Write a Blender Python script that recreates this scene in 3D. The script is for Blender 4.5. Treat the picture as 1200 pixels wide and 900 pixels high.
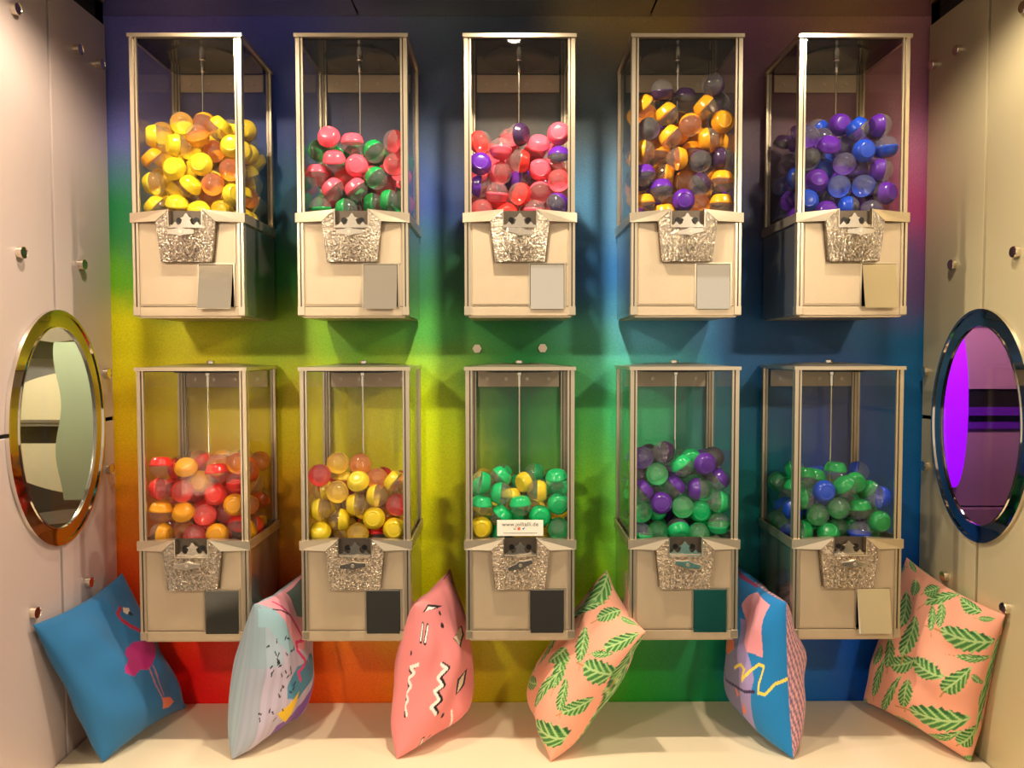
import bpy, bmesh, math, random
import numpy as np
from mathutils import Matrix, Vector

# ------------------------------------------------------------------ scene, camera, light
for o in list(bpy.data.objects):
    bpy.data.objects.remove(o, do_unlink=True)
scene = bpy.context.scene
COL = scene.collection
EYE = 1.376                                   # eye height above the floor (m)

cam_data = bpy.data.cameras.new('camera')
cam_data.sensor_fit = 'HORIZONTAL'; cam_data.sensor_width = 36.0
cam_data.lens = 919.85/1200*36.0
cam_data.clip_start = .02
cam = bpy.data.objects.new('camera', cam_data); COL.objects.link(cam)
CR = Vector((.99998, -.006101, -.001608)); CU = Vector((.001863, .042066, .999113)); CF = Vector((.006028, .999096, -.042076))
cam.matrix_world = Matrix(((CR.x, CU.x, -CF.x, 0), (CR.y, CU.y, -CF.y, 0), (CR.z, CU.z, -CF.z, EYE), (0, 0, 0, 1)))
scene.camera = cam

world = bpy.data.worlds.new('room_light'); scene.world = world; world.use_nodes = True
bg = world.node_tree.nodes['Background']
bg.inputs['Color'].default_value = (1.0, .85, .67, 1); bg.inputs['Strength'].default_value = .58

# ceiling downlights, all but the first added for more light: (x, y, watts, radius)
DOWNLIGHTS = [(.02, 1.46, 56, .036), (-1.2, -.3, 98, .13), (1.25, -.3, 98, .13), (-2.1, -1.15, 1300, .08), (-.708, 1.46, 30, .036), (.79, 1.46, 24, .036)]
LAMP_COLOUR = (1.0, .86, .66)

vs = scene.view_settings
vs.view_transform = 'Standard'; vs.look = 'None'; vs.gamma = 1; vs.exposure = .54
vs.use_curve_mapping = False
scene.cycles.transparent_max_bounces = 32
scene.cycles.max_bounces = 10
scene.cycles.caustics_reflective = False
scene.cycles.sample_clamp_indirect = 6.0

# ------------------------------------------------------------------ measures (m, x right, y away, z up)
F, D, H = 1.7884, .2389, .6292                # dispenser fronts, depth, height
WALL = F+D+.012                               # painted wall
XL, XR = -1.016, 1.077                        # side walls
SEAT = .45; CEIL = 2.228
COLX = (-.719, -.348, .029, .4058, .7825)
ROWZ = (EYE+.7090-H, EYE-.0364-H)             # undersides of the two rows
R = .0262                                     # capsule radius

def lin(c):
    if isinstance(c, str):
        c = [int(c[i:i+2], 16) for i in (0, 2, 4)]
    return tuple((v/255/12.92 if v/255 <= .04045 else ((v/255+.055)/1.055)**2.4) for v in c)

# ------------------------------------------------------------------ materials
def mat(name, col, rough=.5, metal=0.0, noise=None, bump=None, spec=None, coat=0, sheen=0, extra=None):
    """Principled; noise=(scale, amount) varies the colour, bump=(scale, strength, distance) gives fine relief"""
    m = bpy.data.materials.new(name); m.use_nodes = True
    nt = m.node_tree; b = nt.nodes['Principled BSDF']; L = nt.links
    c = lin(col) if not isinstance(col, tuple) else col
    b.inputs['Base Color'].default_value = (*c, 1)
    b.inputs['Roughness'].default_value = rough; b.inputs['Metallic'].default_value = metal
    if spec is not None: b.inputs['Specular IOR Level'].default_value = spec
    if coat: b.inputs['Coat Weight'].default_value = coat
    if sheen: b.inputs['Sheen Weight'].default_value = sheen
    tc = nt.nodes.new('ShaderNodeTexCoord')
    if noise:
        n = nt.nodes.new('ShaderNodeTexNoise'); n.inputs['Scale'].default_value = noise[0]; n.inputs['Detail'].default_value = 4
        L.new(tc.outputs['Object'], n.inputs['Vector'])
        r = nt.nodes.new('ShaderNodeMapRange'); r.inputs['To Min'].default_value = 1-noise[1]; r.inputs['To Max'].default_value = 1+noise[1]
        if noise[1] > .3: r.inputs['From Min'].default_value = .36; r.inputs['From Max'].default_value = .64
        L.new(n.outputs['Fac'], r.inputs['Value'])
        x = nt.nodes.new('ShaderNodeVectorMath'); x.operation = 'SCALE'
        x.inputs[0].default_value = c
        L.new(r.outputs['Result'], x.inputs['Scale']); L.new(x.outputs['Vector'], b.inputs['Base Color'])
    if bump:
        n2 = nt.nodes.new('ShaderNodeTexNoise'); n2.inputs['Scale'].default_value = bump[0]; n2.inputs['Detail'].default_value = 2
        L.new(tc.outputs['Object'], n2.inputs['Vector'])
        bp = nt.nodes.new('ShaderNodeBump'); bp.inputs['Strength'].default_value = bump[1]; bp.inputs['Distance'].default_value = bump[2]
        L.new(n2.outputs['Fac'], bp.inputs['Height']); L.new(bp.outputs['Normal'], b.inputs['Normal'])
    return m

def clear_mat(name, tint, milk=.0, milk_col=(1, 1, 1), ior=1.45, rough=.02):
    """thin clear sheet or shell: see-through, with mirror reflection by Fresnel and a little haze"""
    m = bpy.data.materials.new(name); m.use_nodes = True
    nt = m.node_tree; nt.nodes.clear(); L = nt.links; N = nt.nodes.new
    out = N('ShaderNodeOutputMaterial'); tr = N('ShaderNodeBsdfTransparent'); gl = N('ShaderNodeBsdfGlossy'); geo = N('ShaderNodeNewGeometry')
    tr.inputs['Color'].default_value = (*tint, 1); gl.inputs['Roughness'].default_value = rough
    # Schlick reflectance, the same from both faces of the thin sheet
    dt = N('ShaderNodeVectorMath'); dt.operation = 'DOT_PRODUCT'; L.new(geo.outputs['Incoming'], dt.inputs[0]); L.new(geo.outputs['Normal'], dt.inputs[1])
    ab = N('ShaderNodeMath'); ab.operation = 'ABSOLUTE'; L.new(dt.outputs['Value'], ab.inputs[0])
    om = N('ShaderNodeMath'); om.operation = 'SUBTRACT'; om.inputs[0].default_value = 1; om.use_clamp = True; L.new(ab.outputs[0], om.inputs[1])
    pw = N('ShaderNodeMath'); pw.operation = 'POWER'; pw.inputs[1].default_value = 5; L.new(om.outputs[0], pw.inputs[0])
    f0 = ((ior-1)/(ior+1))**2
    fr = N('ShaderNodeMapRange'); fr.inputs['To Min'].default_value = f0; fr.inputs['To Max'].default_value = .9; L.new(pw.outputs[0], fr.inputs['Value'])
    base = tr.outputs[0]
    if milk:
        df = N('ShaderNodeBsdfTranslucent'); df.inputs['Color'].default_value = (*milk_col, 1)
        d2 = N('ShaderNodeBsdfDiffuse'); d2.inputs['Color'].default_value = (*milk_col, 1)
        mm = N('ShaderNodeMixShader'); mm.inputs[0].default_value = .5
        L.new(df.outputs[0], mm.inputs[1]); L.new(d2.outputs[0], mm.inputs[2])
        mx = N('ShaderNodeMixShader'); mx.inputs[0].default_value = milk
        L.new(tr.outputs[0], mx.inputs[1]); L.new(mm.outputs[0], mx.inputs[2]); base = mx.outputs[0]
    m2 = N('ShaderNodeMixShader'); L.new(fr.outputs[0], m2.inputs[0]); L.new(base, m2.inputs[1]); L.new(gl.outputs[0], m2.inputs[2])
    L.new(m2.outputs[0], out.inputs['Surface'])
    return m

def glow_mat(name, col, strength):
    m = bpy.data.materials.new(name); m.use_nodes = True
    b = m.node_tree.nodes['Principled BSDF']
    b.inputs['Base Color'].default_value = (*col, 1); b.inputs['Emission Color'].default_value = (*col, 1); b.inputs['Emission Strength'].default_value = strength
    return m

# spray-painted rainbow on the back wall: rows of colours by height, each a ramp across the wall
PAINT = [   # height above floor, [(x, colour) ...]
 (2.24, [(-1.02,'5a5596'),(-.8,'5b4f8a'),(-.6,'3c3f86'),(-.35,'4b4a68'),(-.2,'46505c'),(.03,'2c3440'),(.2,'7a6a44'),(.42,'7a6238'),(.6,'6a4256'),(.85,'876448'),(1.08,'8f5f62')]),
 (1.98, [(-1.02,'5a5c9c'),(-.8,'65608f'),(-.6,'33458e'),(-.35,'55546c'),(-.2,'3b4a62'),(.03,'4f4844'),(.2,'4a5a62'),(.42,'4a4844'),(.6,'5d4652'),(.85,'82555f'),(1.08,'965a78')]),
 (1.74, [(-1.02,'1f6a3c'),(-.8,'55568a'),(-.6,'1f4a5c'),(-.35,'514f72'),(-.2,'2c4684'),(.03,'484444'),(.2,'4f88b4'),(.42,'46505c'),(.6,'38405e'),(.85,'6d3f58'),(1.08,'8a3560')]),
 (1.56, [(-1.02,'5f9a20'),(-.8,'267a30'),(-.6,'1f7024'),(-.35,'2a5c3a'),(-.2,'2f6a44'),(.03,'2a5a3c'),(.2,'3a7ec0'),(.42,'1c5fae'),(.6,'1f4c84'),(.85,'35406c'),(1.08,'5c4470')]),
 (1.42, [(-1.02,'dcc012'),(-.8,'c8c410'),(-.6,'8cae18'),(-.35,'5c9a20'),(-.2,'4fa045'),(.03,'1f8038'),(.2,'46a078'),(.32,'5fb4cc'),(.6,'1a5a92'),(.85,'1b4a78'),(1.08,'1a5a86')]),
 (1.22, [(-1.02,'e8a010'),(-.8,'e0b010'),(-.6,'dcb410'),(-.35,'cfbe10'),(-.2,'b0d80c'),(.03,'0f7c34'),(.2,'4eb04c'),(.32,'3cc080'),(.6,'146480'),(.85,'2b3f84'),(1.08,'12588c')]),
 (.95,  [(-1.02,'e06410'),(-.8,'e06c10'),(-.6,'e0820c'),(-.35,'e8b00c'),(-.2,'f0e408'),(.03,'5ea010'),(.2,'8ce01c'),(.32,'60c050'),(.6,'0a7c74'),(.85,'123f9c'),(1.08,'0f5a9a')]),
 (.74,  [(-1.02,'e03a0c'),(-.8,'e0340a'),(-.6,'e0480a'),(-.35,'e8860a'),(-.2,'f0d808'),(.03,'a8b00c'),(.2,'a8d80c'),(.32,'40a030'),(.6,'0a7c6c'),(.85,'0a3fa8'),(1.08,'0a4a9c')]),
 (.50,  [(-1.02,'d01008'),(-.8,'dc0c0a'),(-.6,'d43808'),(-.35,'d05c08'),(-.2,'c09c08'),(.03,'b0a008'),(.2,'6c9c10'),(.32,'209020'),(.55,'087c48'),(.7,'0a60a8'),(1.08,'0a3aa0')]),
]
PAINT_GAIN = (2.0, 1.9, 1.5, 1.25, 1.25, 1.3, 1.35, 1.35, 1.2)  # upper paint rows brightened to make up for light lost under the ceiling
def paint_mat():
    m = bpy.data.materials.new('rainbow_spray_paint'); m.use_nodes = True
    nt = m.node_tree; L = nt.links; N = nt.nodes.new; b = nt.nodes['Principled BSDF']
    geo = N('ShaderNodeNewGeometry')
    n1 = N('ShaderNodeTexNoise'); n1.inputs['Scale'].default_value = 4.5; n1.inputs['Detail'].default_value = 5
    L.new(geo.outputs['Position'], n1.inputs['Vector'])
    sub = N('ShaderNodeVectorMath'); sub.operation = 'SUBTRACT'; sub.inputs[1].default_value = (.5, .5, .5); L.new(n1.outputs['Color'], sub.inputs[0])
    sc = N('ShaderNodeVectorMath'); sc.operation = 'SCALE'; sc.inputs['Scale'].default_value = .20; L.new(sub.outputs[0], sc.inputs[0])
    ad = N('ShaderNodeVectorMath'); ad.operation = 'ADD'; L.new(geo.outputs['Position'], ad.inputs[0]); L.new(sc.outputs[0], ad.inputs[1])
    sp = N('ShaderNodeSeparateXYZ'); L.new(ad.outputs[0], sp.inputs[0])
    u = N('ShaderNodeMapRange'); u.inputs['From Min'].default_value = -1.02; u.inputs['From Max'].default_value = 1.08; L.new(sp.outputs['X'], u.inputs['Value'])
    prev = None
    for k, (z, stops) in enumerate(PAINT):
        rp = N('ShaderNodeValToRGB'); cr = rp.color_ramp; cr.interpolation = 'EASE'
        while len(cr.elements) < len(stops): cr.elements.new(.5)
        for e, (x, c) in zip(cr.elements, stops):
            e.position = (x+1.02)/2.10
        for e, (x, c) in zip(cr.elements, stops):
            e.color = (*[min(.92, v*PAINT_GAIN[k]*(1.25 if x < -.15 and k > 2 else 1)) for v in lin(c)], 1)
        L.new(u.outputs[0], rp.inputs[0])
        if prev is None: prev = rp.outputs[0]
        else:
            f = N('ShaderNodeMapRange'); f.interpolation_type = 'SMOOTHSTEP'; f.inputs['From Min'].default_value = PAINT[k-1][0]; f.inputs['From Max'].default_value = z
            L.new(sp.outputs['Z'], f.inputs['Value'])
            mx = N('ShaderNodeMix'); mx.data_type = 'RGBA'
            L.new(f.outputs[0], mx.inputs[0]); L.new(prev, mx.inputs[6]); L.new(rp.outputs[0], mx.inputs[7]); prev = mx.outputs[2]
    # fine spray speckle
    n2 = N('ShaderNodeTexNoise'); n2.inputs['Scale'].default_value = 260; n2.inputs['Detail'].default_value = 2; L.new(geo.outputs['Position'], n2.inputs['Vector'])
    mr = N('ShaderNodeMapRange'); mr.inputs['From Min'].default_value = .3; mr.inputs['From Max'].default_value = .7; mr.inputs['To Min'].default_value = .90; mr.inputs['To Max'].default_value = 1.10; L.new(n2.outputs['Fac'], mr.inputs['Value'])
    s2 = N('ShaderNodeVectorMath'); s2.operation = 'SCALE'; L.new(prev, s2.inputs[0]); L.new(mr.outputs[0], s2.inputs['Scale'])
    L.new(s2.outputs[0], b.inputs['Base Color'])
    b.inputs['Roughness'].default_value = .42; b.inputs['Specular IOR Level'].default_value = .35
    return m

M = {}
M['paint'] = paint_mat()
M['panel_left'] = mat('satin_grey_panel', 'd6c0b8', .36, .2, noise=(3, .06), bump=(60, .04, .002))
M['panel_right'] = mat('satin_beige_panel', 'd2c298', .36, .2, noise=(3, .06), bump=(60, .04, .002))
M['gap'] = mat('dark_joint', '17110e', .7)
M['ceiling'] = mat('polished_ceiling_panel', 'd8d0c4', .10, 1.0, noise=(2, .05), bump=(7, .05, .004))
M['seat'] = mat('cream_seat_vinyl', 'ecd9b8', .45, 0, noise=(5, .03), bump=(120, .05, .001))
M['floor'] = mat('dark_floor', '0c0a09', .6, 0, noise=(6, .2), spec=.2)
M['steel'] = mat('brushed_steel', 'd0c0a6', .30, .85, noise=(40, .05))
M['bright'] = mat('bright_steel', 'efe4d2', .16, 1.0, noise=(160, .12))
M['silver'] = mat('silver_textured_paint', 'c8b294', .42, .45, noise=(30, .05), bump=(420, .22, .0012))
M['side'] = mat('grey_side_panel', 'b4aea4', .16, .9, noise=(5, .05))
M['hammer'] = mat('hammered_cast_metal', 'ac9e8c', .22, .9, noise=(190, .5), bump=(210, 1.0, .006))
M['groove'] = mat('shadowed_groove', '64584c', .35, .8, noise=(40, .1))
M['mirror'] = mat('polished_flap', 'efe6d6', .035, 1.0, noise=(12, .02))
M['chrome'] = mat('chrome', 'e9e3da', .07, 1.0, noise=(20, .03))
M['black'] = mat('black_plastic', '0c0a0a', .25, 0, noise=(20, .1))
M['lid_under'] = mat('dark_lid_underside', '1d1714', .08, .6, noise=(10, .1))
M['glass'] = clear_mat('dispenser_glass', (.97, .97, .96), .0, ior=1.28)
M['porthole_glass'] = clear_mat('porthole_glass', (.93, .93, .92), 0)
M['paper'] = mat('white_paper', 'f6ecd8', .6, 0, noise=(60, .02))
M['ink'] = mat('black_ink', '2a2c30', .6, 0, noise=(60, .05))
M['ink_orange'] = mat('orange_ink', 'e2603c', .6, 0, noise=(60, .05))
M['ink_blue'] = mat('blue_ink', '3a78a8', .6, 0, noise=(60, .05))
M['ink_grey'] = mat('grey_ink', '8a7f70', .6, 0, noise=(60, .05))
CAPCOL = {'y': ('f4d228', 'yellow'), 'o': ('f2a218', 'orange'), 'p': ('f4586e', 'pink'), 'r': ('ee2a22', 'red'), 'g': ('18964a', 'green'),
          'm': ('12c06e', 'mint-green'), 'v': ('5a1f9c', 'purple'), 'k': ('3c2348', 'dark-purple'), 'b': ('1848c8', 'blue')}
TINT = {'y': (.99, .95, .78), 'o': (.99, .92, .76), 'p': (.99, .92, .91), 'r': (.99, .90, .86), 'g': (.95, .98, .95), 'm': (.95, .985, .96), 'v': (.97, .95, .98), 'k': (.95, .92, .94), 'b': (.94, .96, .99)}
for k, (c, nm) in CAPCOL.items():
    M['cap_'+k] = mat(nm.replace('-', '_')+'_plastic', c, .24, 0, noise=(18, .04))
    M['dome_'+k] = clear_mat('clear_shell_'+nm.replace('-', '_'), TINT[k], .11, tuple(.3+.7*t for t in TINT[k]), ior=1.6, rough=.06)

# ------------------------------------------------------------------ mesh helpers
class MB:
    """collects shapes; build() links them as one mesh object"""
    def __init__(s): s.v = []; s.f = []; s.m = []
    def add(s, vs_, fs_, mi=0):
        o = len(s.v); s.v += [tuple(v) for v in vs_]; s.f += [tuple(i+o for i in f) for f in fs_]; s.m += [mi]*len(fs_)
        return s
    def box(s, x0, x1, y0, y1, z0, z1, mi=0):
        vs_ = [(x, y, z) for z in (z0, z1) for y in (y0, y1) for x in (x0, x1)]
        return s.add(vs_, [(0,2,3,1),(4,5,7,6),(0,1,5,4),(2,6,7,3),(0,4,6,2),(1,3,7,5)], mi)
    def prism(s, pts, axis, a0, a1, mi=0):
        """polygon pts extruded along axis ('x': pts are (y,z); 'y': pts are (x,z); 'z': pts are (x,y))"""
        def P(p, a): return {'x': (a, p[0], p[1]), 'y': (p[0], a, p[1]), 'z': (p[0], p[1], a)}[axis]
        n = len(pts)
        return s.add([P(p, a0) for p in pts]+[P(p, a1) for p in pts],
                     [tuple(range(n)), tuple(range(2*n-1, n-1, -1))]+[(i, i+n, (i+1) % n+n, (i+1) % n) for i in range(n)], mi)
    def lathe(s, prof, axis='z', c=(0, 0, 0), seg=24, mi=0, close=False):
        """profile [(r, h)] turned about an axis through c; ends capped where r > 0"""
        n = len(prof); vs_ = []; fs_ = []
        for i in range(seg):
            a = 2*math.pi*i/seg; ca, sa = math.cos(a), math.sin(a)
            for r, h in prof:
                p = {'z': (r*ca, r*sa, h), 'y': (r*ca, h, r*sa), 'x': (h, r*ca, r*sa)}[axis]
                vs_.append((p[0]+c[0], p[1]+c[1], p[2]+c[2]))
        for i in range(seg):
            j = (i+1) % seg
            for k in range(n-1): fs_.append((i*n+k, j*n+k, j*n+k+1, i*n+k+1))
        if close:
            fs_ += [tuple(i*n for i in range(seg)), tuple(i*n+n-1 for i in range(seg))]
        return s.add(vs_, fs_, mi)
    def cyl(s, r, h0, h1, axis='z', c=(0, 0, 0), seg=20, mi=0, bev=0):
        p = [(r, h0), (r, h1)] if not bev else [(r-bev, h0), (r, h0+bev), (r, h1-bev), (r-bev, h1)]
        return s.lathe(p, axis, c, seg, mi, True)
    def build(s, name, mats, parent=None, smooth=False, bevel=0):
        me = bpy.data.meshes.new(name); me.from_pydata(s.v, [], s.f); me.update()
        bm = bmesh.new(); bm.from_mesh(me)
        bmesh.ops.remove_doubles(bm, verts=bm.verts, dist=1e-7)
        bmesh.ops.recalc_face_normals(bm, faces=bm.faces)
        if bevel:
            ed = [e for e in bm.edges if len(e.link_faces) == 2 and e.calc_face_angle(0) > .5]
            bmesh.ops.bevel(bm, geom=ed, offset=bevel, segments=2, affect='EDGES', profile=.6, clamp_overlap=True)
        bm.to_mesh(me); bm.free()
        for m_ in (mats if isinstance(mats, (list, tuple)) else [mats]): me.materials.append(M[m_] if isinstance(m_, str) else m_)
        if len(s.m) == len(me.polygons) and not bevel:
            me.polygons.foreach_set('material_index', s.m)
        if smooth:
            me.polygons.foreach_set('use_smooth', [True]*len(me.polygons))
            if smooth != 'all':
                try: me.set_sharp_from_angle(angle=math.radians(smooth if smooth is not True else 40))
                except Exception: pass
        o = bpy.data.objects.new(name, me); COL.objects.link(o)
        if parent is not None: o.parent = parent
        return o

def empty(name, loc=(0, 0, 0)):
    o = bpy.data.objects.new(name, None); COL.objects.link(o); o.location = loc; o.empty_display_size = .02
    return o
def tag(o, label=None, cat=None, group=None, kind=None):
    for k, v in (('label', label), ('category', cat), ('group', group), ('kind', kind)):
        if v: o[k] = v
    return o
def copy_tree(o, parent=None):
    c = o.copy(); COL.objects.link(c); c.parent = parent
    for ch in list(o.children): copy_tree(ch, c)
    return c
# ------------------------------------------------------------------ the niche: floor, walls, ceiling
Y0 = 1.15                                     # front edge of the side walls
tag(MB().box(-3.2, 3.2, -3.2, WALL+.5, -.04, 0).build('floor', 'floor'), 'dark floor in front of the bench', 'floor', kind='structure')

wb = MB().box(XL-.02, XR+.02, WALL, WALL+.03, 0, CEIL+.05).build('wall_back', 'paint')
tag(wb, 'back wall spray-painted in rainbow colours', 'wall', kind='structure')
for x, z in ((-.078, 1.382), (.092, 1.383)):  # two hexagonal bolt heads between the rows
    hexa = [(x+.012*math.cos(a*math.pi/3), z+.012*math.sin(a*math.pi/3)) for a in range(6)]
    MB().prism(hexa, 'y', WALL-.006, WALL+.001).cyl(.006, WALL-.009, WALL-.005, 'y', (x, 0, z), 12).build('bolt', 'steel', wb)

PC = (1.777, EYE-.172)                        # porthole centre (y, z)
PA, PB = .187, .263                           # its half width and half height
def ell(t, a, b): return (PC[0]+a*math.cos(t), PC[1]+b*math.sin(t))
def side_wall(name, X, out, m, bolts, label):
    """four satin metal panels with open joints, cut round the porthole; out = -1 left, +1 right"""
    root = empty(name, (X, PC[0], 0)); tag(root, label, 'wall', kind='structure')
    g = .005
    ztop, zbot = CEIL-.028, .02
    ca, cb = PA-.012, PB-.012
    def rel(pts): return [(p[0]-PC[0], p[1]) for p in pts]
    for sy, sz in ((1, 1), (-1, 1), (-1, -1), (1, -1)):
        q = {(1, 1): 0, (-1, 1): 1, (-1, -1): 2, (1, -1): 3}[(sy, sz)]
        arc = [ell(q*math.pi/2+k*math.pi/2/16, ca, cb) for k in range(17)]
        arc = [(PC[0]+sy*max(g, sy*(p[0]-PC[0])), PC[1]+sz*max(g, sz*(p[1]-PC[1]))) for p in arc]
        ye = WALL-.012 if sy > 0 else Y0
        ze = ztop if sz > 0 else zbot
        first, last = arc[0], arc[-1]
        # walk from the end of the arc out round the panel corner and back
        if q in (0, 2): loop = arc+[(last[0], ze), (ye, ze), (ye, first[1])]
        else: loop = arc+[(ye, last[1]), (ye, ze), (first[0], ze)]
        x0, x1 = (0, out*.012)
        MB().prism(rel(loop), 'x', x0, x1).build('panel', m, root, bevel=.0012)
    # dark battens behind the joints, and along the ceiling and corner
    b = MB(); xa, xb = out*.010, out*.014
    b.box(min(xa, xb), max(xa, xb), -.02, .02, PC[1]+cb+.02, CEIL); b.box(min(xa, xb), max(xa, xb), -.02, .02, 0, PC[1]-cb-.02)
    b.box(min(xa, xb), max(xa, xb), Y0-PC[0], -ca-.02, PC[1]-.02, PC[1]+.02); b.box(min(xa, xb), max(xa, xb), ca+.02, WALL-PC[0], PC[1]-.02, PC[1]+.02)
    b.box(min(xa, xb), max(xa, xb), Y0-PC[0], WALL-PC[0], CEIL-.06, CEIL); b.box(min(xa, xb), max(xa, xb), WALL-PC[0]-.04, WALL-PC[0], 0, CEIL)
    b.build('joint_batten', 'gap', root)
    for y, z in bolts:
        c = (0, y-PC[0], z+EYE)
        o = MB().cyl(.0125, -out*.011, out*.001, 'x', c, 20, bev=.0012).build('bolt', 'bright', root, smooth=35)
    return root
side_wall('wall_left', XL, -1, 'panel_left', [(1.652,.705),(1.889,.712),(1.99,.714),(1.649,.206),(1.884,.207),(1.9875,-.054),(1.99,-.297),(1.88,-.556),(1.662,-.557)],
          'left wall of satin grey metal panels with round fixings')
side_wall('wall_right', XR, 1, 'panel_right', [(1.65,.71),(1.892,.713),(2.0,.717),(1.894,.206),(1.66,.207),(2.008,-.054),(2.0,-.297),(1.90,-.555),(1.664,-.556)],
          'right wall of satin beige metal panels with round fixings')

# the walls go on sideways at the mouth of the niche
tag(MB().box(-2.4, XL-.012, Y0-.03, Y0, 0, CEIL).build('wall_front_left', 'panel_left'), 'plain wall beside the left edge of the niche', 'wall', kind='structure')
tag(MB().box(XR+.012, 2.4, Y0-.03, Y0, 0, CEIL).build('wall_front_right', 'panel_right'), 'plain wall beside the right edge of the niche', 'wall', kind='structure')

cl = empty('ceiling', (0, 0, CEIL)); tag(cl, 'polished metal ceiling panels mirroring the painted wall', 'ceiling', kind='structure')
edges = [XL-.03, -.376, .365, XR+.03]
for a, b in zip(edges[:-1], edges[1:]):
    for y0, y1 in ((WALL, Y0), (Y0, -.6), (-.6, -2.4)):
        if y0 < WALL: a, b = {edges[0]: (-2.2, -.376), edges[1]: (-.376, .365), edges[2]: (.365, 2.2)}.get(a, (a, b))
        MB().box(a+.002, b-.002, y1+.002, y0-(.003 if y0 == WALL else .002), 0, .012).build('panel', 'ceiling', cl, bevel=.001)
MB().box(XL-.03, XR+.03, Y0, WALL, .010, .03).box(-2.2, 2.2, -2.4, Y0, .010, .03).build('ceiling_backing', 'gap', cl)

# bench along the wall
bench = empty('bench', (0, 1.42, 0)); tag(bench, 'cream built-in bench seat running under the dispensers', 'bench')
MB().box(XL+.002, XR-.002, 0, WALL-1.42-.001, SEAT-.045, SEAT).build('seat', 'seat', bench, bevel=.006)
MB().box(XL+.004, XR-.004, .03, .05, 0, SEAT-.045).build('front_board', 'seat', bench)

# ------------------------------------------------------------------ portholes and the spaces seen through them
def tube_ring(name, prof, X, out, m, parent, seg=72):
    """elliptical ring: prof = [(offset from rim, depth into niche)] swept round the ellipse"""
    mb = MB(); n = len(prof); vs_ = []; fs_ = []
    for i in range(seg):
        t = 2*math.pi*i/seg
        for off, dpt in prof:
            y, z = ell(t, PA+off, PB+off)
            vs_.append((-out*dpt, y-PC[0], z-PC[1]))
    for i in range(seg):
        j = (i+1) % seg
        for k in range(n): fs_.append((i*n+k, j*n+k, j*n+(k+1) % n, i*n+(k+1) % n))
    return mb.add(vs_, fs_).build(name, m, parent, smooth=30)
def porthole(X, out, label):
    root = empty('porthole', (X, PC[0], PC[1])); tag(root, label, 'porthole', 'portholes in the side walls')
    tube_ring('ring', [(0, .001), (0, .006), (-.035, .006), (-.036, .004), (-.036, -.001), (-.03, -.001)], X, out, M['ring'], root)
    tube_ring('rim', [(.003, .0005), (.003, .009), (-.003, .009), (-.003, .0005)], X, out, M['chrome'], root)
    tube_ring('inner_rim', [(-.033, .004), (-.033, .008), (-.036, .008), (-.036, .004)], X, out, M['chrome'], root)
    seg = 72; pts = [(( PA-.033)*math.cos(2*math.pi*i/seg), (PB-.033)*math.sin(2*math.pi*i/seg)) for i in range(seg)]
    MB().prism(pts, 'x', -out*.001, -out*.004).build('glass_pane', 'porthole_glass', root)
    return root
M['ring'] = mat('polished_ring', 'e2ddd6', .06, 1.0, noise=(9, .03), bump=(6, .04, .004))
porthole(XL, -1, 'oval porthole with polished ring mirroring orange paint, left wall')
porthole(XR, 1, 'oval porthole with dark blue mirroring ring and purple glow, right wall')

M['space_grey'] = mat('grey_panel', '8f8a80', .3, .3, noise=(4, .08))
M['space_cream'] = mat('cream_panel', 'f2e2b4', .3, .2, noise=(4, .05))
M['space_green'] = mat('grey_green_panel', '8f9a7c', .4, .0, noise=(4, .05))
M['space_dark'] = mat('dark_panel', '1c1713', .35, .2, noise=(4, .1))
M['space_mauve'] = mat('mauve_panel', 'b58aa0', .25, .3, noise=(4, .06))
M['purple_glow'] = glow_mat('purple_light_panel', (.26, .0, .85), 1.0)
def shell(name, x0, x1, y0, y1, z0, z1, m, label, out):
    """a small lined space behind the side wall, open on the porthole side"""
    t = .01; b = MB()
    b.box(x0, x1, y1, y1+t, z0, z1); b.box(x0, x1, y0-t, y0, z0, z1); b.box(x0, x1, y0, y1, z0-t, z0); b.box(x0, x1, y0, y1, z1, z1+t)
    xo = x0 if out < 0 else x1
    b.box(min(xo, xo+out*t), max(xo, xo+out*t), y0, y1, z0, z1)
    return tag(b.build(name, m), label, 'compartment', kind='structure')
zc = PC[1]
# left: cream round panel crossed by a dark bar, a grey-green board beside it
shell('wall_space_left', -1.62, XL-.035, 1.45, 2.42, zc-.48, zc+.48, 'space_grey', 'grey lined space behind the left porthole', -1)
lp = empty('display_panel', (-1.37, 2.40, zc)); tag(lp, 'cream round panel crossed by a dark bar, behind the left porthole', 'panel')
def seg_disc(rx, rz, z0, z1, n=28):
    pts = []
    for i in range(n+1):
        z = z0+(z1-z0)*i/n; pts.append((rx*math.sqrt(max(0, 1-(z/rz)**2)), z))
    return pts
for z0, z1 in ((-.044, .115), (-.25, -.104)):
    p = [z0+(z1-z0)*i/24 for i in range(25)]
    poly = [(.15-.36*math.sqrt(max(0, 1-((z+.07)/.19)**2)), z) for z in p]; poly += [(.09, z1), (.09, z0)]
    MB().prism(poly, 'y', -.05, 0).build('round_panel', 'space_cream', lp)
MB().box(-.30, .085, -.035, -.005, -.104, -.05).build('dark_bar', 'space_dark', lp)
MB().box(-.30, .09, -.07, -.005, -.038, -.03).box(-.30, .09, -.06, -.005, -.05, -.044).build('edge_strip', 'bright', lp)
green = [(.066+.010*math.sin((z+.05)*22), z) for z in [-.26+.46*i/24 for i in range(25)]]+[(.30, .20), (.30, -.26)]
MB().prism(green, 'y', -.12, -.08).build('side_board', 'space_green', lp)
MB().prism([(-.30, .16), (.02, .15), (.30, .18), (.30, .22), (-.30, .24)], 'y', -.03, 0).build('edge_board', 'space_dark', lp)
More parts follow.
